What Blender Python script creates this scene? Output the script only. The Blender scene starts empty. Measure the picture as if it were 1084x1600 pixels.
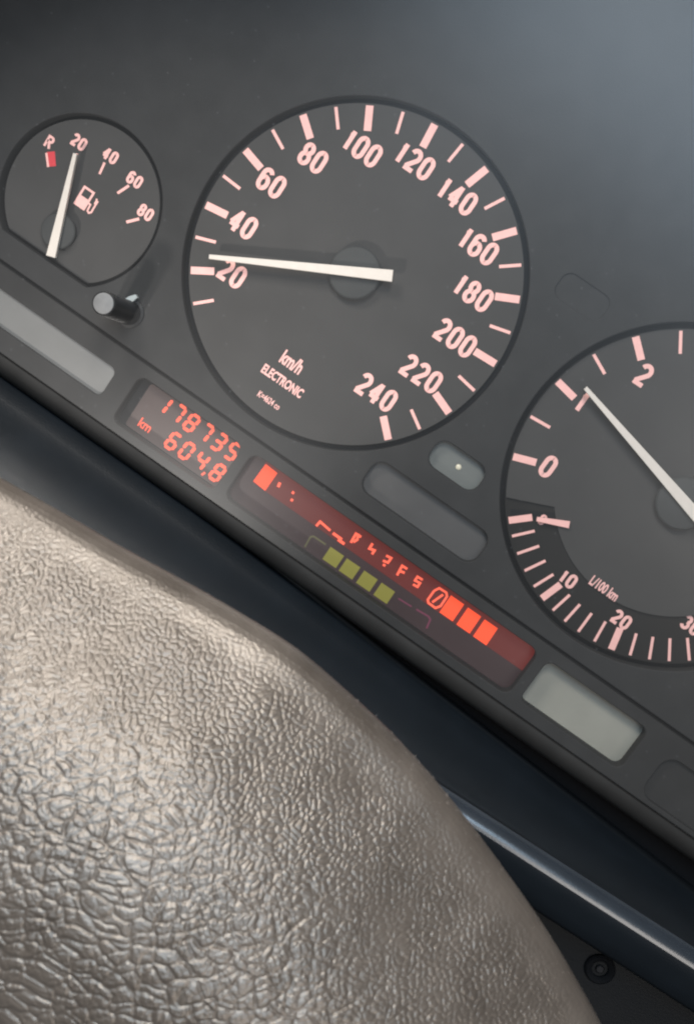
import bpy, bmesh, math, random
import numpy as np
from mathutils import Matrix, Vector
random.seed(7); rng = np.random.default_rng(11)
C = bpy.context.scene.collection
scene = bpy.context.scene
PI = math.pi

# ------------------------------------------------------------------ frame of the place
# Cluster frame in millimetres: x right, y up along the instrument face, z towards the driver.
H0 = 0.90
def W(x, y, z): return (x/1000.0, -z/1000.0, y/1000.0 + H0)

# ------------------------------------------------------------------ camera
FPX = 1800.0
TX, TY, TZ = 0.160726, -0.032311, -0.604569
TR = np.array([1.947453, 70.70616, -346.590455])
def _rx(a): return np.array([[1,0,0],[0,math.cos(a),-math.sin(a)],[0,math.sin(a),math.cos(a)]])
def _ry(a): return np.array([[math.cos(a),0,math.sin(a)],[0,1,0],[-math.sin(a),0,math.cos(a)]])
def _rz(a): return np.array([[math.cos(a),-math.sin(a),0],[math.sin(a),math.cos(a),0],[0,0,1]])
MC = _rz(TZ) @ _rx(TX) @ _ry(TY)
CO = -MC.T @ TR                                   # camera position in the cluster frame
def P(u, v, z=0.0):                               # photo pixel -> point on the plane at depth z
    d = MC.T @ np.array([(u-542)/FPX, (800-v)/FPX, -1.0])
    q = CO + d*((z-CO[2])/d[2])
    return (float(q[0]), float(q[1]))
cam = bpy.data.cameras.new('camera'); cam_o = bpy.data.objects.new('camera', cam); C.objects.link(cam_o)
cam.sensor_fit = 'VERTICAL'; cam.sensor_height = 24.0; cam.sensor_width = 24.0
cam.lens = 24.0*FPX/1600.0
cam.clip_start = 0.005; cam.clip_end = 50
WR = np.array([[1,0,0],[0,0,-1],[0,1,0]])
rot = WR @ MC.T
m = Matrix.Identity(4)
for i in range(3):
    for j in range(3): m[i][j] = float(rot[i, j])
m.translation = Vector(W(*CO))
cam_o.matrix_world = m
cam.dof.use_dof = True; cam.dof.focus_distance = 0.335; cam.dof.aperture_fstop = 26.0
scene.camera = cam_o

# ------------------------------------------------------------------ world, lamps, exposure
world = bpy.data.worlds.new('World'); scene.world = world; world.use_nodes = True
bg = world.node_tree.nodes['Background']
bg.inputs[0].default_value = (0.80, 0.90, 1.0, 1); bg.inputs[1].default_value = 0.08
def lamp(name, pos, target, w, h, power, col):
    l = bpy.data.lights.new(name, 'AREA'); l.shape = 'RECTANGLE'; l.size = w/1000; l.size_y = h/1000
    l.energy = power; l.color = col
    o = bpy.data.objects.new(name, l); C.objects.link(o)
    o.location = W(*pos)
    o.rotation_euler = (Vector(W(*target)) - Vector(W(*pos))).to_track_quat('-Z', 'Y').to_euler()
    return o
lamp('side_window_light', (-200, 125, 225), (10, -40, 20), 90, 90, 0.85, (1.0, 0.955, 0.90))
lamp('rear_window_light', (40, 180, 640), (40, 40, 0), 420, 200, 2.3, (0.62, 0.81, 1.0))
lamp('print_fill_lamp', (340, -40, 520), (60, -30, 0), 260, 160, 0.65, (1.0, 0.94, 0.88))  # added fill from the right, brightens the dial print evenly
lamp('leather_highlight_lamp', (-60, 285, 500), (20, -110, 190), 150, 130, 2.15, (1.0, 0.95, 0.88))  # added lamp for the warm highlight on the leather, not a known opening
sp_l = bpy.data.lights.new('knob_shadow_spot', 'SPOT'); sp_l.energy = 5.5; sp_l.color = (1.0, 0.95, 0.9)  # added narrow spot from below, throws the knob's long shadow
sp_l.spot_size = math.radians(34); sp_l.spot_blend = 1.0; sp_l.shadow_soft_size = 0.018
sp_o = bpy.data.objects.new('knob_shadow_spot', sp_l); C.objects.link(sp_o); sp_o.location = W(-51, -292, 304)
sp_o.rotation_euler = (Vector(W(-51, -35, 0)) - Vector(W(-51, -292, 304))).to_track_quat('-Z', 'Y').to_euler()
scene.view_settings.view_transform = 'Standard'; scene.view_settings.look = 'None'
scene.view_settings.exposure = 0.0; scene.view_settings.gamma = 1.0
scene.view_settings.use_curve_mapping = False
scene.render.engine = 'CYCLES'
scene.cycles.filter_width = 2.2

# ------------------------------------------------------------------ materials
def mat(name, col, rough=0.5, spec=0.5, noise=0.0, nscale=300.0, bump=0.0, bscale=2500.0, coat=0.0, emit=None, es=0.0, metal=0.0):
    M = bpy.data.materials.new(name); M.use_nodes = True
    nt = M.node_tree; b = nt.nodes['Principled BSDF']
    b.inputs['Roughness'].default_value = rough; b.inputs['Specular IOR Level'].default_value = spec
    b.inputs['Base Color'].default_value = (*col, 1); b.inputs['Metallic'].default_value = metal
    b.inputs['Coat Weight'].default_value = coat
    tc = nt.nodes.new('ShaderNodeTexCoord')
    if noise > 0:
        n = nt.nodes.new('ShaderNodeTexNoise'); n.inputs['Scale'].default_value = nscale; n.inputs['Detail'].default_value = 6
        nt.links.new(tc.outputs['Object'], n.inputs['Vector'])
        r = nt.nodes.new('ShaderNodeMapRange'); r.inputs[1].default_value = 0.3; r.inputs[2].default_value = 0.7
        r.inputs[3].default_value = 1-noise; r.inputs[4].default_value = 1+noise
        nt.links.new(n.outputs['Fac'], r.inputs[0])
        mx = nt.nodes.new('ShaderNodeVectorMath'); mx.operation = 'SCALE'; mx.inputs[0].default_value = col
        nt.links.new(r.outputs[0], mx.inputs['Scale']); nt.links.new(mx.outputs[0], b.inputs['Base Color'])
    if bump > 0:
        n2 = nt.nodes.new('ShaderNodeTexNoise'); n2.inputs['Scale'].default_value = bscale; n2.inputs['Detail'].default_value = 3
        nt.links.new(tc.outputs['Object'], n2.inputs['Vector'])
        bp = nt.nodes.new('ShaderNodeBump'); bp.inputs['Strength'].default_value = bump; bp.inputs['Distance'].default_value = 0.0002
        nt.links.new(n2.outputs['Fac'], bp.inputs['Height']); nt.links.new(bp.outputs[0], b.inputs['Normal'])
    if emit:
        b.inputs['Emission Color'].default_value = (*emit, 1); b.inputs['Emission Strength'].default_value = es
    return M
M = {}
M['plate'] = mat('moulded_black_plastic', (0.027,0.0265,0.026), 0.70, 0.12, 0.10, 120, 0.25, 3000)
M['ledge'] = mat('satin_black_plastic', (0.024,0.023,0.022), 0.65, 0.15, 0.14, 90, 0.2, 3000)
M['dial'] = mat('matt_dial_black', (0.045,0.043,0.041), 0.85, 0.2, 0.08, 60)
M['dial_low'] = mat('dark_econometer_black', (0.012,0.011,0.010), 0.85, 0.2, 0.08, 60)
M['hub'] = mat('needle_hub_black', (0.034,0.035,0.034), 0.7, 0.3, 0.06, 200)
M['black'] = mat('groove_black', (0.009,0.009,0.010), 0.8, 0.1)
M['print'] = mat('salmon_dial_print', (0.80,0.44,0.40), 0.75, 0.2, 0.04, 400)
M['needle'] = mat('ivory_needle_plastic', (0.58,0.52,0.46), 0.5, 0.3, 0.03, 400)
M['red'] = mat('red_reserve_print', (0.55,0.05,0.06), 0.7, 0.2)
M['knob'] = mat('black_knob_plastic', (0.005,0.005,0.0055), 0.55, 0.25)
M['knobtop'] = mat('lit_knob_face', (0.12,0.12,0.12), 0.55, 0.5, 0.12, 500)  # greyer than the black knob: light on its end put into the colour
M['winl'] = mat('smoked_lens_pale', (0.135,0.133,0.127), 0.5, 0.4, 0.06, 80)
M['winc'] = mat('frosted_lens_greenish', (0.24,0.235,0.20), 0.5, 0.4, 0.08, 60)
M['wina'] = mat('smoked_lens_dark', (0.052,0.049,0.047), 0.5, 0.4, 0.10, 80)
M['winb'] = mat('smoked_lens_mid', (0.10,0.105,0.097), 0.5, 0.4, 0.10, 80)
M['bulb'] = mat('pale_bulb', (0.6,0.55,0.42), 0.3, 0.5)
M['lcd'] = mat('odometer_screen', (0.065,0.050,0.046), 0.35, 0.4, 0.08, 80, emit=(1,0.16,0.09), es=0.012)
M['lcdr'] = mat('red_matrix_screen', (0.03,0.012,0.011), 0.35, 0.4, 0.10, 80, emit=(1,0.09,0.055), es=0.11)
M['lcdd'] = mat('unlit_screen', (0.030,0.020,0.020), 0.4, 0.4, 0.10, 80, emit=(1,0.2,0.15), es=0.010)
M['seg'] = mat('lit_segment', (0.3,0.03,0.02), 0.5, 0.2, emit=(1,0.14,0.075), es=1.2)
M['blk'] = mat('lit_block', (0.3,0.03,0.02), 0.5, 0.2, emit=(1,0.085,0.022), es=1.1)
M['olive'] = mat('olive_segment', (0.16,0.145,0.03), 0.5, 0.2, emit=(0.6,0.55,0.08), es=0.12)
M['olive2'] = mat('olive_outline', (0.10,0.09,0.045), 0.5, 0.2)
M['mauve'] = mat('mauve_outline', (0.10,0.03,0.05), 0.5, 0.2, emit=(1,0.2,0.35), es=0.06)
M['navy'] = mat('navy_dash_plastic', (0.006,0.0085,0.0115), 0.42, 0.32, 0.15, 60, 0.35, 2200)
M['ridge'] = mat('highlit_navy_ridge', (0.02,0.025,0.032), 0.24, 1.0, 0.15, 60, 0.12, 2200)  # lighter, glossier navy: the highlight along the crest is partly put into the colour
M['navyd'] = mat('dark_lower_plastic', (0.003,0.0035,0.0045), 0.5, 0.4, 0.15, 60, 0.3, 2200)
M['hood'] = mat('dark_hood_plastic', (0.020,0.024,0.030), 0.7, 0.3, 0.15, 60, 0.3, 2200)
M['screw'] = mat('dull_screw_steel', (0.07,0.07,0.075), 0.4, 0.5, metal=1.0)
M['glint'] = mat('pale_glint_chip', (0.42,0.45,0.44), 0.3, 0.6)
M['fibre'] = mat('pale_leather_fibre', (0.38,0.33,0.29), 0.7, 0.3)
# clear lens with a fine veil of reflection
L = bpy.data.materials.new('clear_cluster_lens'); L.use_nodes = True; nt = L.node_tree
for n in list(nt.nodes): nt.nodes.remove(n)
out = nt.nodes.new('ShaderNodeOutputMaterial'); mixs = nt.nodes.new('ShaderNodeMixShader')
tr = nt.nodes.new('ShaderNodeBsdfTransparent'); tr.inputs[0].default_value = (0.97,0.97,0.97,1)
gl = nt.nodes.new('ShaderNodeBsdfGlossy'); gl.inputs['Roughness'].default_value = 0.30
lw = nt.nodes.new('ShaderNodeFresnel'); lw.inputs['IOR'].default_value = 1.46
nt.links.new(lw.outputs[0], mixs.inputs[0]); nt.links.new(tr.outputs[0], mixs.inputs[1]); nt.links.new(gl.outputs[0], mixs.inputs[2])
df = nt.nodes.new('ShaderNodeBsdfDiffuse'); df.inputs[0].default_value = (0.85,0.87,0.9,1)
dn = nt.nodes.new('ShaderNodeTexNoise'); dn.inputs['Scale'].default_value = 14; dn.inputs['Detail'].default_value = 5
tcl = nt.nodes.new('ShaderNodeTexCoord'); nt.links.new(tcl.outputs['Object'], dn.inputs['Vector'])
dr = nt.nodes.new('ShaderNodeMapRange'); dr.inputs[1].default_value = 0.3; dr.inputs[2].default_value = 0.7; dr.inputs[3].default_value = 0.008; dr.inputs[4].default_value = 0.016
nt.links.new(dn.outputs['Fac'], dr.inputs[0])
sn = nt.nodes.new('ShaderNodeTexVoronoi'); sn.inputs['Scale'].default_value = 260; nt.links.new(tcl.outputs['Object'], sn.inputs['Vector'])
sm = nt.nodes.new('ShaderNodeMapRange'); sm.inputs[1].default_value = 0.03; sm.inputs[2].default_value = 0.10; sm.inputs[3].default_value = 0.035; sm.inputs[4].default_value = 0.0
nt.links.new(sn.outputs['Distance'], sm.inputs[0])
ad = nt.nodes.new('ShaderNodeMath'); ad.operation = 'ADD'; nt.links.new(dr.outputs[0], ad.inputs[0]); nt.links.new(sm.outputs[0], ad.inputs[1])
mix2 = nt.nodes.new('ShaderNodeMixShader'); nt.links.new(ad.outputs[0], mix2.inputs[0]); nt.links.new(mixs.outputs[0], mix2.inputs[1]); nt.links.new(df.outputs[0], mix2.inputs[2])
nt.links.new(mix2.outputs[0], out.inputs[0]); M['lens'] = L
# leather
def leather():
    A = bpy.data.materials.new('grained_leather'); A.use_nodes = True; nt = A.node_tree
    b = nt.nodes['Principled BSDF']
    tc = nt.nodes.new('ShaderNodeTexCoord')
    n = nt.nodes.new('ShaderNodeTexNoise'); n.inputs['Scale'].default_value = 90; n.inputs['Detail'].default_value = 8
    nt.links.new(tc.outputs['Object'], n.inputs['Vector'])
    cr = nt.nodes.new('ShaderNodeValToRGB')
    cr.color_ramp.elements[0].position = 0.30; cr.color_ramp.elements[0].color = (0.062,0.050,0.041,1)
    cr.color_ramp.elements[1].position = 0.72; cr.color_ramp.elements[1].color = (0.108,0.089,0.074,1)
    nt.links.new(n.outputs['Fac'], cr.inputs[0])
    nt.links.new(cr.outputs[0], b.inputs['Base Color'])
    n2 = nt.nodes.new('ShaderNodeTexNoise'); n2.inputs['Scale'].default_value = 3500; n2.inputs['Detail'].default_value = 4
    nt.links.new(tc.outputs['Object'], n2.inputs['Vector'])
    bp = nt.nodes.new('ShaderNodeBump'); bp.inputs['Strength'].default_value = 0.35; bp.inputs['Distance'].default_value = 0.00015
    nt.links.new(n2.outputs['Fac'], bp.inputs['Height']); nt.links.new(bp.outputs[0], b.inputs['Normal'])
    b.inputs['Roughness'].default_value = 0.31; b.inputs['Specular IOR Level'].default_value = 1.0; b.inputs['Specular Tint'].default_value = (1.0,0.90,0.80,1)
    return A
M['leather'] = leather()

# ------------------------------------------------------------------ builders
def link(name, me, material, parent=None, smooth=None):
    o = bpy.data.objects.new(name, me); C.objects.link(o)
    if material is not None: me.materials.append(M[material])
    if smooth is not None:
        me.shade_smooth(); me.set_sharp_from_angle(angle=math.radians(smooth))
    if parent is not None:
        o.parent = parent
        if parent.data is None: o.matrix_parent_inverse = Matrix.Translation(-parent.location)
    return o
def thing(name, label, cat, base, group=None):
    o = bpy.data.objects.new(name, None); C.objects.link(o); o.location = W(*base)
    o.empty_display_size = 0.02; o['label'] = label; o['category'] = cat
    if group: o['group'] = group
    return o
def mesh(name, vs, fs):
    me = bpy.data.meshes.new(name); me.from_pydata([W(*v) for v in vs], [], fs); me.update()
    bm = bmesh.new(); bm.from_mesh(me); bmesh.ops.recalc_face_normals(bm, faces=bm.faces); bm.to_mesh(me); bm.free()
    return me
def prism(name, poly, z0, z1, material, parent, smooth=None, zt=None):
    n = len(poly)
    vs = [(x,y,z0) for x,y in poly] + [(x,y,(zt[i] if zt else z1)) for i,(x,y) in enumerate(poly)]
    fs = [list(range(n)), list(range(n, 2*n))] + [[i,(i+1)%n,n+(i+1)%n,n+i] for i in range(n)]
    return link(name, mesh(name, vs, fs), material, parent, smooth)
def rrect(x0, y0, x1, y1, r, n=6):
    pts = []
    for cx, cy, a in ((x1-r,y1-r,0),(x0+r,y1-r,90),(x0+r,y0+r,180),(x1-r,y0+r,270)):
        for k in range(n+1):
            t = math.radians(a+90*k/n); pts.append((cx+r*math.cos(t), cy+r*math.sin(t)))
    return pts
def circ(cx, cy, r, n=96, a0=0, a1=360):
    full = abs(a1-a0-360) < 1e-6
    k = n if full else n+1
    return [(cx+r*math.cos(math.radians(a0+(a1-a0)*i/n)), cy+r*math.sin(math.radians(a0+(a1-a0)*i/n))) for i in range(k)]
def plate(name, outer, holes, z0, z1, bevel, material, parent, warp=None):
    cu = bpy.data.curves.new(name, 'CURVE'); cu.dimensions = '2D'; cu.fill_mode = 'BOTH'
    for poly in [outer]+holes:
        s = cu.splines.new('POLY'); s.points.add(len(poly)-1)
        for p, (x,y) in zip(s.points, poly): p.co = (x,y,0,1)
        s.use_cyclic_u = True
    b = bevel
    cu.extrude = (z1-z0)/2-b; cu.bevel_depth = b; cu.bevel_resolution = 2; cu.offset = -b
    o = bpy.data.objects.new(name, cu); C.objects.link(o)
    dg = bpy.context.evaluated_depsgraph_get(); dg.update()
    me = bpy.data.meshes.new_from_object(o.evaluated_get(dg))
    bpy.data.objects.remove(o); bpy.data.curves.remove(cu)
    me.materials.clear()
    for v in me.vertices:
        x,y,z = v.co; z += (z0+z1)/2
        if warp: x,y,z = warp(x,y,z)
        v.co = W(x,y,z)
    me.name = name
    return link(name, me, material, parent, 35)
def lathe(name, cx, cy, prof, material, parent, n=48, smooth=40, shear=(0,0)):
    vs = []; fs = []
    for r, z in prof:
        for k in range(n):
            a = 2*PI*k/n; vs.append((cx+r*math.cos(a)+shear[0]*z, cy+r*math.sin(a)+shear[1]*z, z))
    for i in range(len(prof)-1):
        for k in range(n): fs.append([i*n+k, i*n+(k+1)%n, (i+1)*n+(k+1)%n, (i+1)*n+k])
    fs.append(list(range(n))); fs.append(list(range((len(prof)-1)*n, len(prof)*n)))
    return link(name, mesh(name, vs, fs), material, parent, smooth)
def ring(name, cx, cy, prof, material, parent, n=128):
    vs = []; fs = []; m_ = len(prof)
    for r, z in prof:
        for k in range(n):
            a = 2*PI*k/n; vs.append((cx+r*math.cos(a), cy+r*math.sin(a), z))
    for i in range(m_):
        for k in range(n): fs.append([i*n+k, i*n+(k+1)%n, ((i+1)%m_)*n+(k+1)%n, ((i+1)%m_)*n+k])
    return link(name, mesh(name, vs, fs), material, parent, 40)
# strokes: every polyline becomes a raised ribbon with mitred corners
def ribbon(vs, fs, pts, w, z0, z1, closed=False):
    n = len(pts); L_ = []; R_ = []
    for i in range(n):
        p = np.array(pts[i], float)
        a = np.array(pts[i-1] if (i > 0 or closed) else pts[i], float)
        b = np.array(pts[(i+1)%n] if (i < n-1 or closed) else pts[i], float)
        d1 = p-a; d2 = b-p
        if np.linalg.norm(d1) < 1e-9: d1 = d2
        if np.linalg.norm(d2) < 1e-9: d2 = d1
        d1 = d1/np.linalg.norm(d1); d2 = d2/np.linalg.norm(d2)
        n1 = np.array([-d1[1], d1[0]]); n2 = np.array([-d2[1], d2[0]])
        mm = n1+n2; q = np.linalg.norm(mm)
        mm = n1 if q < 1e-6 else mm/q
        s = min(1/max(mm@n1, 0.35), 1.9)
        L_.append(p+mm*s*w/2); R_.append(p-mm*s*w/2)
    o = len(vs)
    for i in range(n):
        vs += [(*L_[i],z0),(*R_[i],z0),(*L_[i],z1),(*R_[i],z1)]
    for i in range(n if closed else n-1):
        j = (i+1) % n; a = o+4*i; b = o+4*j
        fs += [[a+2,a+3,b+3,b+2],[a,b,b+1,a+1],[a,a+2,b+2,b],[a+1,b+1,b+3,a+3]]
    if not closed:
        a = o; b = o+4*(n-1)
        fs += [[a,a+1,a+3,a+2],[b,b+2,b+3,b+1]]
def arc(cx, cy, rx, ry, a0, a1, n=10):
    return [(cx+rx*math.cos(math.radians(a0+(a1-a0)*k/n)), cy+ry*math.sin(math.radians(a0+(a1-a0)*k/n))) for k in range(n+1)]
def stad(x0, y0, x1, y1, rx, ry):
    pts = arc(x1-rx,y1-ry,rx,ry,0,90,5)+arc(x0+rx,y1-ry,rx,ry,90,180,5)+arc(x0+rx,y0+ry,rx,ry,180,270,5)+arc(x1-rx,y0+ry,rx,ry,270,360,5)
    return pts
# centre lines in a box 0..1 by 0..1, (points, closed)
G = {
 '0': [(stad(0,0,1,1,.5,.27), True)],
 '1': [([(.55,0),(.55,1)], False), ([(.62,.93),(.40,.76),(.05,.74)], False)],
 '2': [(arc(.5,.73,.5,.27,165,-35,12)+[(.02,.06)], False), ([(-.12,0),(1.05,0)], False)],
 '3': [(arc(.48,.76,.48,.24,160,-80,10), False), (arc(.48,.27,.52,.27,80,-165,12), False)],
 '4': [([(.72,-.09),(.72,1.03)], False), ([(.70,.98),(.0,.28)], False), ([(-.06,.24),(1.12,.24)], False)],
 '6': [(stad(0,0,1,.60,.5,.26), True), (arc(.5,.74,.5,.26,25,180,10)+[(0,.3)], False)],
 '8': [(stad(0,0,1,.53,.5,.25), True), (stad(.05,.53,.95,1,.45,.23), True)],
 'R': [([(0,-.1),(0,1),(.6,1)]+arc(.6,.76,.4,.24,90,-90,8)+[(0,.52)], False), ([(.45,.5),(1,-.1)], False)],
}
def numeral(name, text, cx, cy, h, w, th, gap, z, material, parent, slant=0.0):
    vs = []; fs = []
    ch, cw = h-th, w-th
    tot = sum((w*0.74 if c == '1' else w) for c in text) + gap*(len(text)-1)
    x = cx-tot/2; k = 0
    for c in text:
        ww = w*0.74 if c == '1' else w
        for pts, closed in G[c]:
            q = [(x+th/2+px*(ww-th)+slant*(py-.5)*h, cy-h/2+th/2+py*ch) for px,py in pts]
            ribbon(vs, fs, q, th, z, z+0.10+0.012*k, closed); k += 1
        x += ww+gap
    return link(name, mesh(name, vs, fs), material, parent)
def stroke(name, lines, w, z0, z1, material, parent):
    vs = []; fs = []
    for k, pts in enumerate(lines): ribbon(vs, fs, pts, w, z0, z1+0.012*k)
    return link(name, mesh(name, vs, fs), material, parent)
def lettering(name, text, cx, cy, size, z, material, parent, sx=1.0, bold=0.0, shear=0.0):
    cu = bpy.data.curves.new(name, 'FONT'); cu.body = text; cu.size = size; cu.align_x = 'CENTER'; cu.align_y = 'CENTER'
    cu.extrude = 0.04; cu.offset = bold; cu.shear = shear; cu.resolution_u = 3
    o = bpy.data.objects.new(name, cu); C.objects.link(o)
    dg = bpy.context.evaluated_depsgraph_get(); dg.update()
    me = bpy.data.meshes.new_from_object(o.evaluated_get(dg))
    bpy.data.objects.remove(o); bpy.data.curves.remove(cu); me.materials.clear()
    for v in me.vertices: v.co = W(cx+v.co.x*sx, cy+v.co.y, z+v.co.z+0.05)
    me.name = name
    return link(name, me, material, parent)
def tick(cx, cy, a, r0, r1, w, parent, material='print', z=0.0):
    ca, sa = math.cos(a), math.sin(a)
    q = [(cx+ca*r-sa*s*w/2, cy+sa*r+ca*s*w/2) for r, s in ((r0,-1),(r1,-1),(r1,1),(r0,1))]
    return prism('tick_mark', q, z+0.01, z+0.10, material, parent)
def needle(name, tip, tail, wt, wb, z, material, parent, th=1.3):
    t = np.array(tip); b = np.array(tail); d = (t-b)/np.linalg.norm(t-b); n = np.array([-d[1], d[0]])
    pts = [t+n*wt/2, b+n*wb/2, b-n*wb/2, t-n*wt/2]
    o = prism(name, [tuple(p) for p in pts], z, z+th, material, parent)
    return o

# ------------------------------------------------------------------ instrument cluster
ZP = 2.2                                          # front of the face plate; the dials lie at z = 0
cluster = thing('instrument_cluster', 'black car instrument cluster with speedometer, fuel gauge, rev counter and lit orange displays', 'instrument cluster', (40,-88,0))
TCX, TCY, TRO, TRI = 116.83, 0.06, 49.6, 42.7
FCX, FCY = P(128, 322)                            # fuel gauge
FCX, FCY, FR = -82.5, -28.0, 24.6
def winrect(px, z=ZP):                            # bounding rectangle of four traced corners on the plate
    q = [P(u,v,z) for u,v in px]
    xs = [a for a,_ in q]; ys = [b for _,b in q]
    return min(xs), min(ys), max(xs), max(ys)
fuel_hole = [(x, max(y, -48.7)) for x,y in circ(FCX, FCY, FR+1.4, 96)]
win_a = rrect(37.0,-51.5,79.2,-40.2,4.0); win_b = rrect(49.2,-33.4,66.8,-24.2,3.6); win_f = rrect(51.5,28.5,67.5,36.8,3.0)
faceplate = plate('face_plate', [(-175,-56.6),(250,-56.6),(250,150),(-175,150)],
      [circ(0,0,52.3,160), circ(TCX,TCY,51.9,160), fuel_hole, win_a, win_b, win_f], -3.0, ZP, 0.35, 'plate', cluster)
# --- back wall behind everything
prism('backing_board', [(-176,-88),(251,-88),(251,149),(-176,149)], -9.0, -7.0, 'black', cluster)
# --- lower ledge with the display openings
ZL = 2.6
ww_l = rrect(-130,-74.2,-44.6,-64.2,2.2); ww_o = rrect(-37.6,-78.0,1.0,-61.2,2.6)
ww_d = rrect(4.6,-77.6,111.0,-60.9,3.0); ww_c = rrect(114.6,-76.6,151.5,-61.4,2.6); ww_r = rrect(160.5,-79,215,-64.0,4.5)
def lw_warp(x,y,z): return (x, y, z + 0.03*(-57.8-y))
ledge = plate('display_ledge', [(-175,-80.6),(250,-80.6),(250,-57.6),(-175,-57.6)], [ww_l,ww_o,ww_d,ww_c,ww_r], -3.0, ZL, 0.35, 'ledge', cluster, lw_warp)
prof = [(-80.9,-3),(-80.9,2.6),(-81.2,3.3),(-82.2,3.7),(-84.0,3.5),(-85.8,2.6),(-87.2,0.8),(-88.0,-2.0),(-88.2,-5.0)]
vs = []; fs = []
xs = [-175,250]
for x in xs: vs += [(x,y,z) for y,z in prof]
n = len(prof)
for i in range(n-1): fs.append([i,i+1,n+i+1,n+i])
fs += [list(range(n)), list(range(n,2*n)), [n-1,0,n,2*n-1]]
link('lower_lip', mesh('lower_lip', vs, fs), 'ledge', cluster, 40)

# --- speedometer
A0, DA = 3.894038, 0.202139
speedo = prism('speedometer_dial', circ(0,0,50.6,160), -2.2, 0.0, 'dial', cluster)
speedo['label'] = 'round grey speedometer dial with salmon numerals from 20 to 240'
ring('groove_ring', 0, 0, [(50.6,-3.2),(53.2,-3.2),(53.2,-2.6),(50.6,-2.6)], 'black', speedo, 160)
for k in range(24):
    v = 10+10*k; a = A0-DA*k
    if v % 20 == 0: tick(0,0,a,42.7,50.0,2.25,speedo)
    else: tick(0,0,a,43.4,49.9,0.95,speedo)
for s, u, v in (('20',363,427),('40',380,350),('60',424,286),('80',489,247),('100',566,232),('120',648,252),('140',714,307),('160',747,385),('180',739,458),('200',711,528),('220',658,584),('240',588,613)):
    x, y = P(u,v); numeral('numeral', s, x, y, 7.2, 3.95, 1.36, 0.55, 0.01, 'print', speedo)
x,y = P(456,567); lettering('unit_lettering','km/h',x,y,6.0,0.01,'print',speedo,0.62,0.19)
x,y = P(441,596); lettering('type_lettering','ELECTRONIC',x,y,4.0,0.01,'print',speedo,0.62,0.14)
x,y = P(420,626); lettering('code_lettering','K=4624 co',x,y,2.7,0.01,'print',speedo,0.66,0.06)
hx, hy = P(554,426,3.0)
lathe('needle_hub', hx, hy, [(3.0,0.0),(7.6,0.2),(7.9,2.6),(7.5,3.1),(7.3,3.2)], 'hub', speedo)
needle('needle', P(327,401,5.0), P(613,431,5.0), 1.25, 3.4, 3.9, 'needle', speedo)

# --- fuel gauge
fuel_poly = [(x, max(y,-47.6)) for x,y in circ(FCX,FCY,FR,96)]
fuel = prism('fuel_gauge_dial', fuel_poly, -2.2, 0.0, 'dial', cluster)
fuel['label'] = 'small grey fuel gauge dial with flat lower edge and pump symbol'
for s,u,v in (('20',124,222),('40',173,243),('60',211,281),('80',228,332)):
    x,y = P(u,v); numeral('numeral', s, x, y, 4.0, 2.35, 0.88, 0.3, 0.01, 'print', fuel)
x,y = P(78,222); numeral('reserve_letter','R',x,y,3.9,2.5,0.8,0.3,0.01,'print',fuel)
for a,b,w in (((164,254),(156,272),0.75),((202,290),(184,302),0.85),((218,342),(198,347),0.9),((121,240),(117,256),0.8)):
    stroke('tick_mark', [[P(*a),P(*b)]], w, 0.01, 0.10, 'print', fuel)
stroke('reserve_block', [[P(80,237),P(82,260)]], 2.5, 0.01, 0.08, 'red', fuel)
stroke('tick_mark', [[P(73,239),P(76,261)]], 0.7, 0.01, 0.11, 'print', fuel)
# pump symbol
px, py = P(133,310)
def loc(q): return [(px+a, py+b) for a,b in q]
vs = []; fs = []
ribbon(vs, fs, loc([(-1.9,2.9),(1.5,2.9),(1.5,-2.9),(-1.9,-2.9)]), 0.7, 0.01, 0.09, True)
ribbon(vs, fs, loc([(-0.2,0.2),(-0.2,-2.9)]), 3.2, 0.01, 0.12)
ribbon(vs, fs, loc([(1.7,-0.5),(2.5,-0.6),(2.7,-2.6),(3.4,-3.0),(4.0,-2.4),(3.9,0.6),(3.2,2.0)]), 0.55, 0.01, 0.10)
ribbon(vs, fs, loc([(3.75,1.6),(3.75,0.2)]), 1.0, 0.01, 0.13)
link('pump_symbol', mesh('pump_symbol', vs, fs), 'print', fuel)
hx, hy = P(91,361,2.5)
lathe('needle_hub', hx, hy, [(3.0,0.0),(5.2,0.2),(5.5,2.3),(5.2,2.7),(5.0,2.8)], 'hub', fuel)
needle('needle', P(118,240,4.4), P(80,401,4.4), 1.1, 2.9, 3.4, 'needle', fuel)

# --- rev counter with the economy scale below
tach = prism('rev_counter_dial', circ(TCX,TCY,50.3,160), -2.2, -0.9, 'dial_low', cluster)
tach['label'] = 'round rev counter dial with fuel economy scale along its lower edge'
up = circ(TCX,TCY,50.0,90,-20,214.5) + circ(TCX,TCY,35.6,60,219.0,340)
prism('upper_dial_face', up, -0.85, 0.0, 'dial', tach)
B0, DB = 3.492136, 0.263696
for k in range(7):
    a = B0-DB*k
    if k % 2 == 0: tick(TCX,TCY,a,TRI-0.2,TRO,2.2,tach)
    else: tick(TCX,TCY,a,TRI+0.1,TRO-0.1,0.95,tach)
ecd = [222.8,228.5,235.0,241.6,248.1,253.2,258.9,264.6,270.6,277.2,283.7,290.5,297.3,304.1,311.0,317.6]
for i,d in enumerate(ecd):
    a = math.radians(d)
    if i in (0,5,10,15): tick(TCX,TCY,a,TRI-0.2,TRO,2.1,tach,z=-0.9)
    else: tick(TCX,TCY,a,TRI-0.2,TRO-0.1,0.85,tach,z=-0.9)
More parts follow.
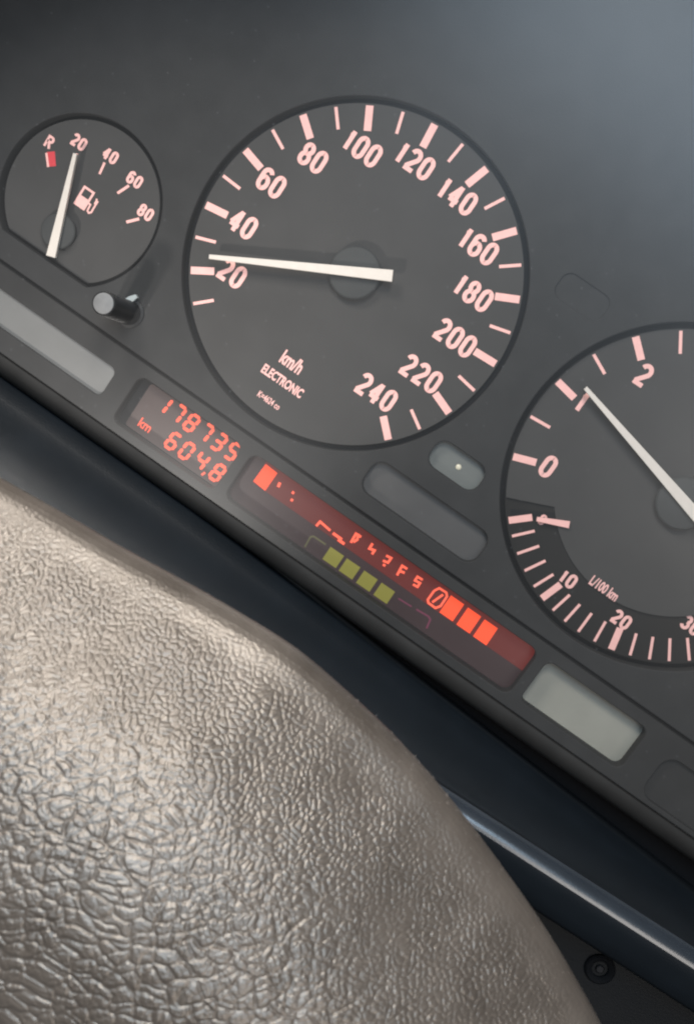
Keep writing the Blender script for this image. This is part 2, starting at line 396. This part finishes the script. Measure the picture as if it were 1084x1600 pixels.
for s,u,v in (('0',856,729),('1',909,628),('2',1005,586)):
    x,y = P(u,v); numeral('numeral', s, x, y, 7.2, 4.1, 1.38, 0.5, 0.01, 'print', tach)
for s,u,v,h in (('10',887,905,4.7),('20',970,968,4.7),('30',1079,977,4.7),('0',847,812,3.4)):
    x,y = P(u,v,-0.9); numeral('numeral', s, x, y, h, h*0.60, h*0.21, 0.35, -0.89, 'print', tach)
x,y = P(943,920,0); lettering('unit_lettering','L/100 km',x,y,4.3,0.01,'print',tach,0.60,0.14)
hx, hy = P(1066,787,3.0)
lathe('needle_hub', hx, hy, [(3.0,0.0),(7.6,0.2),(7.9,2.6),(7.5,3.1),(7.3,3.2)], 'hub', tach)
needle('needle', P(914,606,5.0), P(1122,845,5.0), 1.2, 3.9, 3.9, 'needle', tach)
needle('economy_needle', P(838,811,1.0), P(889,820,1.0), 1.3, 2.1, 0.4, 'print', tach, 0.6)
stroke('economy_slot', [[P(797,803,-0.6), P(880,810,-0.6)]], 3.0, -0.88, -0.84, 'black', tach)
x,y = P(888,743); stroke('dial_scratch', [[(x-1.2,y+.5),(x+1.0,y),(x+1.2,y-1.2)]], 0.35, 0.0, 0.05, 'hub', tach)

# --- trip reset knob
kx, ky = P(203,489,2.2); tx, ty = P(162,474,25.0)
sh = ((tx-kx)/22.8, (ty-ky)/22.8)
lathe('reset_knob', kx-sh[0]*2.2, ky-sh[1]*2.2, [(2.5,1.0),(4.6,2.0),(4.6,2.9),(3.8,3.2),(3.6,4.0),(3.6,24.0),(3.45,24.7),(3.0,25.0)], 'knob', cluster, 40, 40, sh)
lathe('knob_face', tx, ty, [(3.05,24.9),(3.0,25.2),(2.5,25.35)], 'knobtop', cluster, 40)

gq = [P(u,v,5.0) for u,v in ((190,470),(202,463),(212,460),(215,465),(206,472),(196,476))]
prism('knob_glint', gq, 3.4, 5.0, 'glint', cluster)  # pale chip modelling the specular glint beside the knob
# --- indicator windows
def window(name, rect, depth, material, label=None):
    x0,y0,x1,y1,r = rect
    o = prism(name, rrect(x0,y0,x1,y1,r), depth-1.0, depth, material, cluster)
    if label: o['label'] = label
    return o
window('indicator_window', (36.5,-52.0,79.7,-39.7,4), -1.0, 'wina')
wb = window('indicator_window', (48.7,-33.9,67.3,-23.7,3.6), -1.0, 'winb')
x,y = P(716,730,-0.8); lathe('indicator_bulb', x, y, [(0.9,-1.0),(0.85,-0.8),(0.5,-0.55),(0.2,-0.5)], 'bulb', wb, 20)
window('indicator_window', (51.0,28.0,68.0,37.3,3), 1.75, 'plate')
window('indicator_window', (-130.5,-74.7,-44.1,-63.7,2.2), 1.6, 'winl', 'long pale grey indicator window beside the reset knob')
window('indicator_window', (114.1,-77.1,152.0,-60.9,2.6), -2.4, 'winc', 'pale greenish grey indicator window beside the matrix display')
window('indicator_window', (160.0,-79.5,215.5,-63.5,4.5), 1.0, 'ledge')

# --- odometer screen with seven-segment figures
window('display_frame', (-38.2,-78.6,1.6,-60.6,2.6), -2.6, 'black')
odo = window('odometer_display', (-34.6,-77.7,0.9,-62.2,1.0), -2.2, 'lcd', 'odometer screen reading 178735 above 604,8 km')
ZO = -2.15
SEG = {'0':'abcdef','1':'bc','2':'abged','3':'abgcd','4':'fgbc','5':'afgcd','6':'afgedc','7':'abc','8':'abcdefg'}
def seven(ch, cx, cy, h, w, t, sl):
    pts = {'a':((0,1),(1,1)),'b':((1,1),(1,.5)),'c':((1,.5),(1,0)),'d':((0,0),(1,0)),'e':((0,0),(0,.5)),'f':((0,.5),(0,1)),'g':((0,.5),(1,.5))}
    vs = []; fs = []
    for k,s in enumerate(SEG[ch]):
        (ax,ay),(bx,by) = pts[s]
        ax_, ay_ = cx+(ax-.5)*w, cy+(ay-.5)*h; bx_, by_ = cx+(bx-.5)*w, cy+(by-.5)*h
        d = np.array([bx_-ax_, by_-ay_]); d = d/np.linalg.norm(d)*t*0.26
        q = [(ax_+d[0]+sl*(ay_-cy), ay_+d[1]), (bx_-d[0]+sl*(by_-cy), by_-d[1])]
        # pointed segment
        a = np.array(q[0]); b = np.array(q[1]); n_ = np.array([-(b-a)[1], (b-a)[0]]); n_ = n_/np.linalg.norm(n_)*t/2
        e = (b-a)/np.linalg.norm(b-a)*t*0.4
        poly = [a-e*0.4, a+e*.6+n_, b-e*.6+n_, b+e*0.4, b-e*.6-n_, a+e*.6-n_]
        o = len(vs); z1 = ZO+0.05+0.006*k
        vs += [(p[0],p[1],ZO) for p in poly]+[(p[0],p[1],z1) for p in poly]
        fs += [[o+i for i in range(6)],[o+6+i for i in range(6)]]+[[o+i,o+(i+1)%6,o+6+(i+1)%6,o+6+i] for i in range(6)]
    return link('digit', mesh('digit', vs, fs), 'seg', odo)
for i,ch in enumerate('178735'):
    x,y = P(256.5+21.5*i, 631+14.9*i, ZO); seven(ch, x, y, 5.3, 2.8, 1.02, 0.10)
for ch,u,v in (('6',270.5,689.5),('0',292,704.5),('4',315,720),('8',340,738.5)):
    x,y = P(u,v,ZO); seven(ch, x, y, 5.3, 2.8, 1.02, 0.10)
x,y = P(318,740,ZO); stroke('decimal_comma', [[(x+.25,y+.6),(x-.25,y-.7)]], 0.7, ZO, ZO+.05, 'seg', odo)
x,y = P(227,665,ZO); lettering('unit_lettering','km',x,y,4.3,ZO,'seg',odo,0.85,0.06)

# --- matrix display
disp = window('matrix_display', (4.2,-78.0,111.4,-60.5,3.0), -2.4, 'lcdd', 'long dark red display strip with lit orange blocks')
prism('lit_row', [(9.0,-69.6),(111.2,-69.6),(111.2,-60.7),(9.0,-60.7)], -2.38, -2.30, 'lcdr', disp)
ZD = -2.28
def poly_px(name, px, material, z=ZD):
    return prism(name, [P(u,v,z) for u,v in px], z, z+0.05, material, disp)
poly_px('lit_block', [(415.3,725),(433.4,739.3),(414.3,766.7),(396,751.7)], 'blk')
for cx_, cy_ in ((705.5,950.5),(732,969.5),(758,988)):
    ex = np.array([10.3,7.1]); ey = np.array([9.0,-13.2]); c = np.array([cx_,cy_])
    poly_px('lit_block', [tuple(c-ex+ey),tuple(c+ex+ey),tuple(c+ex-ey),tuple(c-ex-ey)], 'blk')
def line_px(name, lines, w, material, z=ZD):
    return stroke(name, [[P(u,v,z) for u,v in l] for l in lines], w, z, z+0.05, material, disp)
line_px('lit_mark', [[(437.5,754),(434.5,761)]], 0.9, 'seg')
line_px('lit_mark', [[(459,768),(456.5,771.5)]], 0.8, 'seg')
line_px('lit_mark', [[(457,779.5),(455,783)]], 0.8, 'seg')
line_px('lit_mark', [[(494,822),(500,815),(516,829)]], 0.75, 'seg')
line_px('lit_mark', [[(520,833),(534,843)],[(528,843),(538,850)]], 0.9, 'seg')
line_px('lit_mark', [[(548,848),(556,834),(564,839)],[(552,847),(558,843),(560,834)]], 0.8, 'seg')
line_px('lit_mark', [[(582,849),(577,857),(585,860),(581,866)]], 0.8, 'seg')
line_px('lit_mark', [[(603,868),(611,872),(606,879),(598,876)],[(598,882),(602,884)]], 0.75, 'seg')
line_px('lit_mark', [[(636,889),(628,884),(620,899)],[(624,892),(632,895)]], 0.75, 'seg')
line_px('lit_mark', [[(660,906),(652,901),(648,907),(656,911),(652,917),(645,913)]], 0.7, 'seg')
z_ = line_px('lit_mark', [[(678,923),(686,919),(697,926),(698,932),(688,947),(680,950),(669,942),(668,937),(678,923)],[(675,941),(692,929)]], 0.7, 'seg')
ex = np.array([10.5,7.2]); ey = np.array([6.5,-9.5])
for cx_,cy_ in ((520.5,871),(546,889),(573,908),(600,927)):
    c = np.array([cx_,cy_])
    poly_px('gear_segment', [tuple(c-ex+ey),tuple(c+ex+ey),tuple(c+ex-ey),tuple(c-ex-ey)], 'olive')
line_px('gear_outline', [[(476,855),(485,839),(490,838),(509,851)]], 0.6, 'olive2')
line_px('gear_outline', [[(622,935),(643,948)]], 0.5, 'mauve')
line_px('gear_outline', [[(650,952),(669,963),(672,968),(666,982)]], 0.6, 'mauve')

# --- clear lens over the instruments
vs = []; fs = []; nx, ny = 24, 24
for j in range(ny+1):
    y = -80.4 + (149+80.4)*j/ny
    for i in range(nx+1):
        x = -174+424*i/nx
        vs.append((x, y, 6.8 + 0.10*(y+56.8)))
for j in range(ny):
    for i in range(nx):
        a = j*(nx+1)+i; fs.append([a,a+1,a+nx+2,a+nx+1])
lens = link('clear_lens', mesh('clear_lens', vs, fs), 'lens', cluster, 60)

# ------------------------------------------------------------------ hood round the cluster
hood = thing('binnacle_hood', 'dark plastic hood arching round the instrument cluster', 'dashboard hood', (40,-95,0))
hc = np.array([(-152,-34),(-143,-8),(-127,22),(-98,53),(-57,86),(-10,117),(42,136),(100,135),(160,112),(210,72),(234,20),(240,-40)], float)
hp = []
for i in range(len(hc)-1):
    p0,p1,p2,p3 = hc[max(i-1,0)],hc[i],hc[i+1],hc[min(i+2,len(hc)-1)]
    for k in range(6):
        t = k/6; hp.append(tuple(0.5*((2*p1)+(-p0+p2)*t+(2*p0-5*p1+4*p2-p3)*t*t+(-p0+3*p1-3*p2+p3)*t**3)))
hp.append(tuple(hc[-1]))
vs = []; fs = []; hz = [(-9,0),(84,1),(94,3),(96,6),(93,9),(-9,10)]
ctr = np.array([42,-20])
for q in hp:
    d = np.array(q)-ctr; d = d/np.linalg.norm(d)
    for z, o in hz: vs.append((q[0]+d[0]*o, q[1]+d[1]*o, z))
k_ = len(hz)
for i in range(len(hp)-1):
    for j in range(k_): fs.append([i*k_+j, i*k_+(j+1)%k_, (i+1)*k_+(j+1)%k_, (i+1)*k_+j])
fs += [list(range(k_)), list(range((len(hp)-1)*k_, len(hp)*k_))]
link('hood_shell', mesh('hood_shell', vs, fs), 'hood', hood, 50)

# ------------------------------------------------------------------ dash trim below the cluster
trim = thing('dashboard_trim', 'dark navy plastic dashboard trim with a rounded ridge, its highlight coloured in, below the instruments', 'dashboard trim', (40,-150,20))
# (y at x=110, y at x=188, z)
tp = [(-140,-140,-14),(-93.5,-97.0,-14),(-92.2,-95.6,-3),(-92.6,-95.8,0),(-95.6,-97.6,3),(-98.2,-99.0,8),(-100.2,-99.8,15),(-101.4,-100.0,23),(-101.8,-99.6,30),(-101.9,-98.9,34.5),(-102.2,-98.8,36.6),(-101.6,-98.1,37.2)]
for k in range(1,10):
    a = math.radians(80-9.2*k); tp.append((-106.4+5*math.sin(a), -102.8+5*math.sin(a), 36.4+5*math.cos(a)))
tp += [(-109,-105.6,41.0),(-113,-109.5,39.8),(-116.5,-113,38.6),(-118,-114.5,36.8),(-118.4,-115,33),(-118.6,-115.2,18)]
vs = []; fs = []; nxs = 40; n = len(tp)
for i in range(nxs+1):
    x = -175+425*i/nxs; f = (x-110)/78.0
    f = max(f, -1.4)
    for ya, yb, z in tp: vs.append((x, ya+(yb-ya)*f, z))
for i in range(nxs):
    for j in range(n-1): fs.append([i*n+j, i*n+j+1, (i+1)*n+j+1, (i+1)*n+j])
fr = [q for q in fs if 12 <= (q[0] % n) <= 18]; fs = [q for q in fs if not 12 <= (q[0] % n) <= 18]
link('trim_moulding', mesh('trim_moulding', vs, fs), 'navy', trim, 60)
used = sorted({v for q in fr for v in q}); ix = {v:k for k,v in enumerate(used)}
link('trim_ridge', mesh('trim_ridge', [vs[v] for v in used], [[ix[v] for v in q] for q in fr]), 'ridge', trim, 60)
prism('gap_filler', [(-175,-112),(250,-112),(250,-89),(-175,-89)], -18, -15, 'black', trim)
low = prism('lower_panel', [(-175,-230),(250,-230),(250,-113),(-175,-121)], 12.0, 17.0, 'navyd', trim)
sx_, sy_ = P(938,1521,20)
ring('screw_recess', sx_, sy_, [(2.4,16.8),(4.6,16.8),(4.6,17.8),(4.0,18.4),(3.0,18.2),(2.4,17.6)], 'black', trim, 40)
lathe('screw', sx_, sy_, [(0.9,16.9),(1.3,17.0),(1.3,17.5),(1.0,17.8),(0.4,17.8)], 'screw', trim, 20)

# ------------------------------------------------------------------ steering wheel pad in grained leather
ZE = 150.0
pad = thing('steering_wheel_pad', 'taupe grained leather steering wheel pad with frayed rounded edge', 'steering wheel', (20,-200,ZE))
edge_px = [(-110,684),(-55,715),(0,746),(100,802),(200,860),(300,914),(400,972),(470,1018),(540,1078),(620,1153),(700,1243),(780,1347),(860,1462),(940,1600),(1010,1740),(1060,1880)]
ep = np.array([P(u,v,ZE-4) for u,v in edge_px])
# resample by a Catmull-Rom curve with even spacing
def catmull(p, n):
    out_ = []
    for i in range(len(p)-1):
        p0, p1, p2, p3 = p[max(i-1,0)], p[i], p[i+1], p[min(i+2,len(p)-1)]
        t = np.linspace(0,1,40,endpoint=False)[:,None]
        out_.append(0.5*((2*p1)+(-p0+p2)*t+(2*p0-5*p1+4*p2-p3)*t**2+(-p0+3*p1-3*p2+p3)*t**3))
    q = np.concatenate(out_+[p[-1:]])
    for _ in range(30): q[1:-1] = (q[:-2]+2*q[1:-1]+q[2:])/4
    s = np.concatenate([[0],np.cumsum(np.linalg.norm(np.diff(q,axis=0),axis=1))])
    si = np.linspace(0,s[-1],n)
    return np.stack([np.interp(si,s,q[:,0]),np.interp(si,s,q[:,1])],1), si
NS, NT = 1000, 720
E_, S_ = catmull(ep, NS)
tang = np.gradient(E_, axis=0); tang /= np.linalg.norm(tang,axis=1)[:,None]
inw = np.stack([tang[:,1], -tang[:,0]],1)
cen = np.array([38.0,-205.0])
if ((cen-E_[NS//2])@inw[NS//2]) < 0: inw = -inw
# inward direction blends from the edge normal to the common centre so that offset lines never cross
toc = cen[None]-E_; dist = np.linalg.norm(toc,axis=1)
# profile: arc length -> (inward distance, height)
r0 = 7.0
pr = [(r0*1.3, ZE-r0-7)]
for k in range(13):
    a = math.radians(-100-85*k/12+0) ; pr.append((r0+r0*math.cos(math.radians(250-140*k/12)), ZE-4+r0*0.85*math.sin(math.radians(250-140*k/12))))
d_, z_0 = pr[-1]
zz = z_0
for k in range(1,60):
    dd = k*1.7
    sl = 0.86 if dd < 16 else (0.86-0.66*(dd-16)/34.0 if dd < 50 else 0.20-0.010*(dd-50))
    zz += 1.7*sl; pr.append((d_+dd, zz))
pr = np.array(pr)
for _ in range(3): pr[1:-1] = (pr[:-2]+2*pr[1:-1]+pr[2:])/4
ps = np.concatenate([[0],np.cumsum(np.linalg.norm(np.diff(pr,axis=0),axis=1))])
ti = np.linspace(0,1,NT)**1.0*ps[-1]
pd = np.interp(ti,ps,pr[:,0]); pz = np.interp(ti,ps,pr[:,1])
dn = pd/ pd.max()
XY = E_[:,None,:] + inw[:,None,:]*(pd[None,:,None]*(1-dn[None,:,None])) + (toc/dist[:,None])[:,None,:]*(pd[None,:,None]*dn[None,:,None])*np.minimum(1,dist/105)[:,None,None]
Z = np.broadcast_to(pz[None,:], XY.shape[:2])
V = np.concatenate([XY, Z[...,None]],2)
du = np.gradient(V,axis=0); dv = np.gradient(V,axis=1)
nrm = np.cross(du,dv); nrm /= np.linalg.norm(nrm,axis=2)[...,None]+1e-12
if nrm[NS//2,NT//2,2] < 0: nrm = -nrm
# grain: cellular pebbles measured along the surface in millimetres
ds = np.linalg.norm(du,axis=2); 
Uc = np.cumsum(ds,axis=0) ; Uc = np.broadcast_to(S_[:,None],Uc.shape)*1.0
Vc = np.broadcast_to(ti[None,:],Uc.shape)
Xg = V[...,0]; Yg = V[...,1]
def hsh(i, j, k):
    h = (i*374761393 + j*668265263 + k*1274126177) & 0xffffffff
    h = ((h ^ (h >> 13))*1274126177) & 0xffffffff
    return ((h ^ (h >> 16)) & 0xffff)/65535.0
def cells(x, y, k):
    xi = np.floor(x).astype(np.int64); yi = np.floor(y).astype(np.int64)
    f1 = np.full(x.shape, 9.0); f2 = np.full(x.shape, 9.0); idv = np.zeros(x.shape)
    for a in (-1,0,1):
        for b in (-1,0,1):
            cx = xi+a; cy = yi+b
            jx = cx+0.5+0.9*(hsh(cx,cy,k)-.5); jy = cy+0.5+0.9*(hsh(cx,cy,k+7)-.5)
            d = np.hypot(x-jx, y-jy)
            new = d < f1
            f2 = np.where(new, f1, np.minimum(f2,d)); idv = np.where(new, hsh(cx,cy,k+3), idv); f1 = np.where(new, d, f1)
    return f1, f2, idv
def vnoise(x, y, k):
    xi = np.floor(x).astype(np.int64); yi = np.floor(y).astype(np.int64); fx = x-xi; fy = y-yi
    fx = fx*fx*(3-2*fx); fy = fy*fy*(3-2*fy)
    return (hsh(xi,yi,k)*(1-fx)+hsh(xi+1,yi,k)*fx)*(1-fy)+(hsh(xi,yi+1,k)*(1-fx)+hsh(xi+1,yi+1,k)*fx)*fy
# surface coordinates: plane position plus height folded in along the inward direction
gu = Uc*0.96; gv = Vc
# use world-plane for far-in area to avoid pinching
bl = np.clip((Vc-40)/30,0,1)
ex_ = np.minimum(Vc-pd[None,:], np.interp(22.0, ti, ti-pd)); gx = Xg + inw[:,0][:,None]*ex_; gy = Yg + inw[:,1][:,None]*ex_
wx = vnoise(gx*0.5, gy*0.5, 5)-.5; wy = vnoise(gx*0.5+31, gy*0.5, 6)-.5
gxw = gx+wx*1.1; gyw = gy+wy*1.1
ang = math.radians(33); gr = gxw*math.cos(ang)+gyw*math.sin(ang); gs = -gxw*math.sin(ang)+gyw*math.cos(ang)
f1,f2,c1 = cells(gr/1.05, gs/0.88, 1)
fine = np.clip((f2-f1)/0.34,0,1)**0.7*(0.85+0.2*c1)
f1,f2,c2 = cells(gr/2.9, gs/2.0, 2)
coarse = np.clip((f2-f1)/0.26,0,1)**0.6*(0.85+0.25*c2)*(1.0-0.45*f1*f1)
f1,f2,c3 = cells(gr/7.5, gs/4.6, 9)
wrink = np.clip((f2-f1)/0.16,0,1)**0.7
inside = np.clip((Vc-16)/12,0,1); inside = inside*inside*(3-2*inside)
deep = np.clip((Vc-34)/30,0,1)
patch = vnoise(gx*0.12, gy*0.12, 8)
h = 0.19*fine*(0.25+0.75*inside)*(1-0.4*deep)*(0.6+0.8*patch) + 0.30*coarse*deep + 0.16*wrink*np.clip((Vc-32)/30,0,1) + 0.25*(vnoise(gx*0.16,gy*0.16,4)-.5)*inside + 0.04*vnoise(gx*4,gy*4,3)
V = V + nrm*h[...,None]
co = V.reshape(-1,3); wc = np.stack([co[:,0]/1000, -co[:,2]/1000, co[:,1]/1000+H0],1)
ii, jj = np.meshgrid(np.arange(NS-1), np.arange(NT-1), indexing='ij')
a_ = (ii*NT+jj).ravel(); quads = np.stack([a_, a_+1, a_+NT+1, a_+NT],1)
me = bpy.data.meshes.new('leather_cover')
me.vertices.add(len(wc)); me.vertices.foreach_set('co', wc.astype(np.float32).ravel())
me.loops.add(quads.size); me.loops.foreach_set('vertex_index', quads.astype(np.int32).ravel())
me.polygons.add(len(quads)); me.polygons.foreach_set('loop_start', (np.arange(len(quads))*4).astype(np.int32))
me.update(calc_edges=True); me.shade_smooth()
cover = link('leather_cover', me, 'leather', pad)
# frayed fibres standing off the rounded edge
vs = []; fs = []
for k in range(900):
    i = int(rng.integers(60, NS-120)); w8 = math.exp(-((i/NS-0.52)/0.13)**2)
    if rng.random() > 0.22+0.78*w8: continue
    j = int(np.searchsorted(ti, rng.uniform(7, 19)))
    p = V[i,j]; nn = nrm[i,j]; t3 = np.array([*tang[i],0])
    d = nn*rng.uniform(.3,1.0)+t3*rng.normal(0,.8)+rng.normal(0,.35,3); d /= np.linalg.norm(d)
    ln = rng.uniform(.12,.42)*(0.5+0.6*w8); rad = rng.uniform(.015,.035)
    bend = rng.normal(0,.35,3)
    side = np.cross(d, rng.normal(0,1,3)); side /= np.linalg.norm(side); s2 = np.cross(d,side)
    o = len(vs)
    for t, rr in ((-0.1,1),(0.5,.8),(1,.3)):
        c = p+d*ln*t+bend*ln*t*t
        for q in range(3):
            a = 2*PI*q/3; vs.append(tuple(c+(side*math.cos(a)+s2*math.sin(a))*rad*rr))
    for r in range(2):
        for q in range(3): fs.append([o+r*3+q,o+r*3+(q+1)%3,o+r*3+3+(q+1)%3,o+r*3+3+q])
fz = link('frayed_fibres', mesh('frayed_fibres', vs, fs), 'fibre', pad); fz['kind'] = 'stuff'
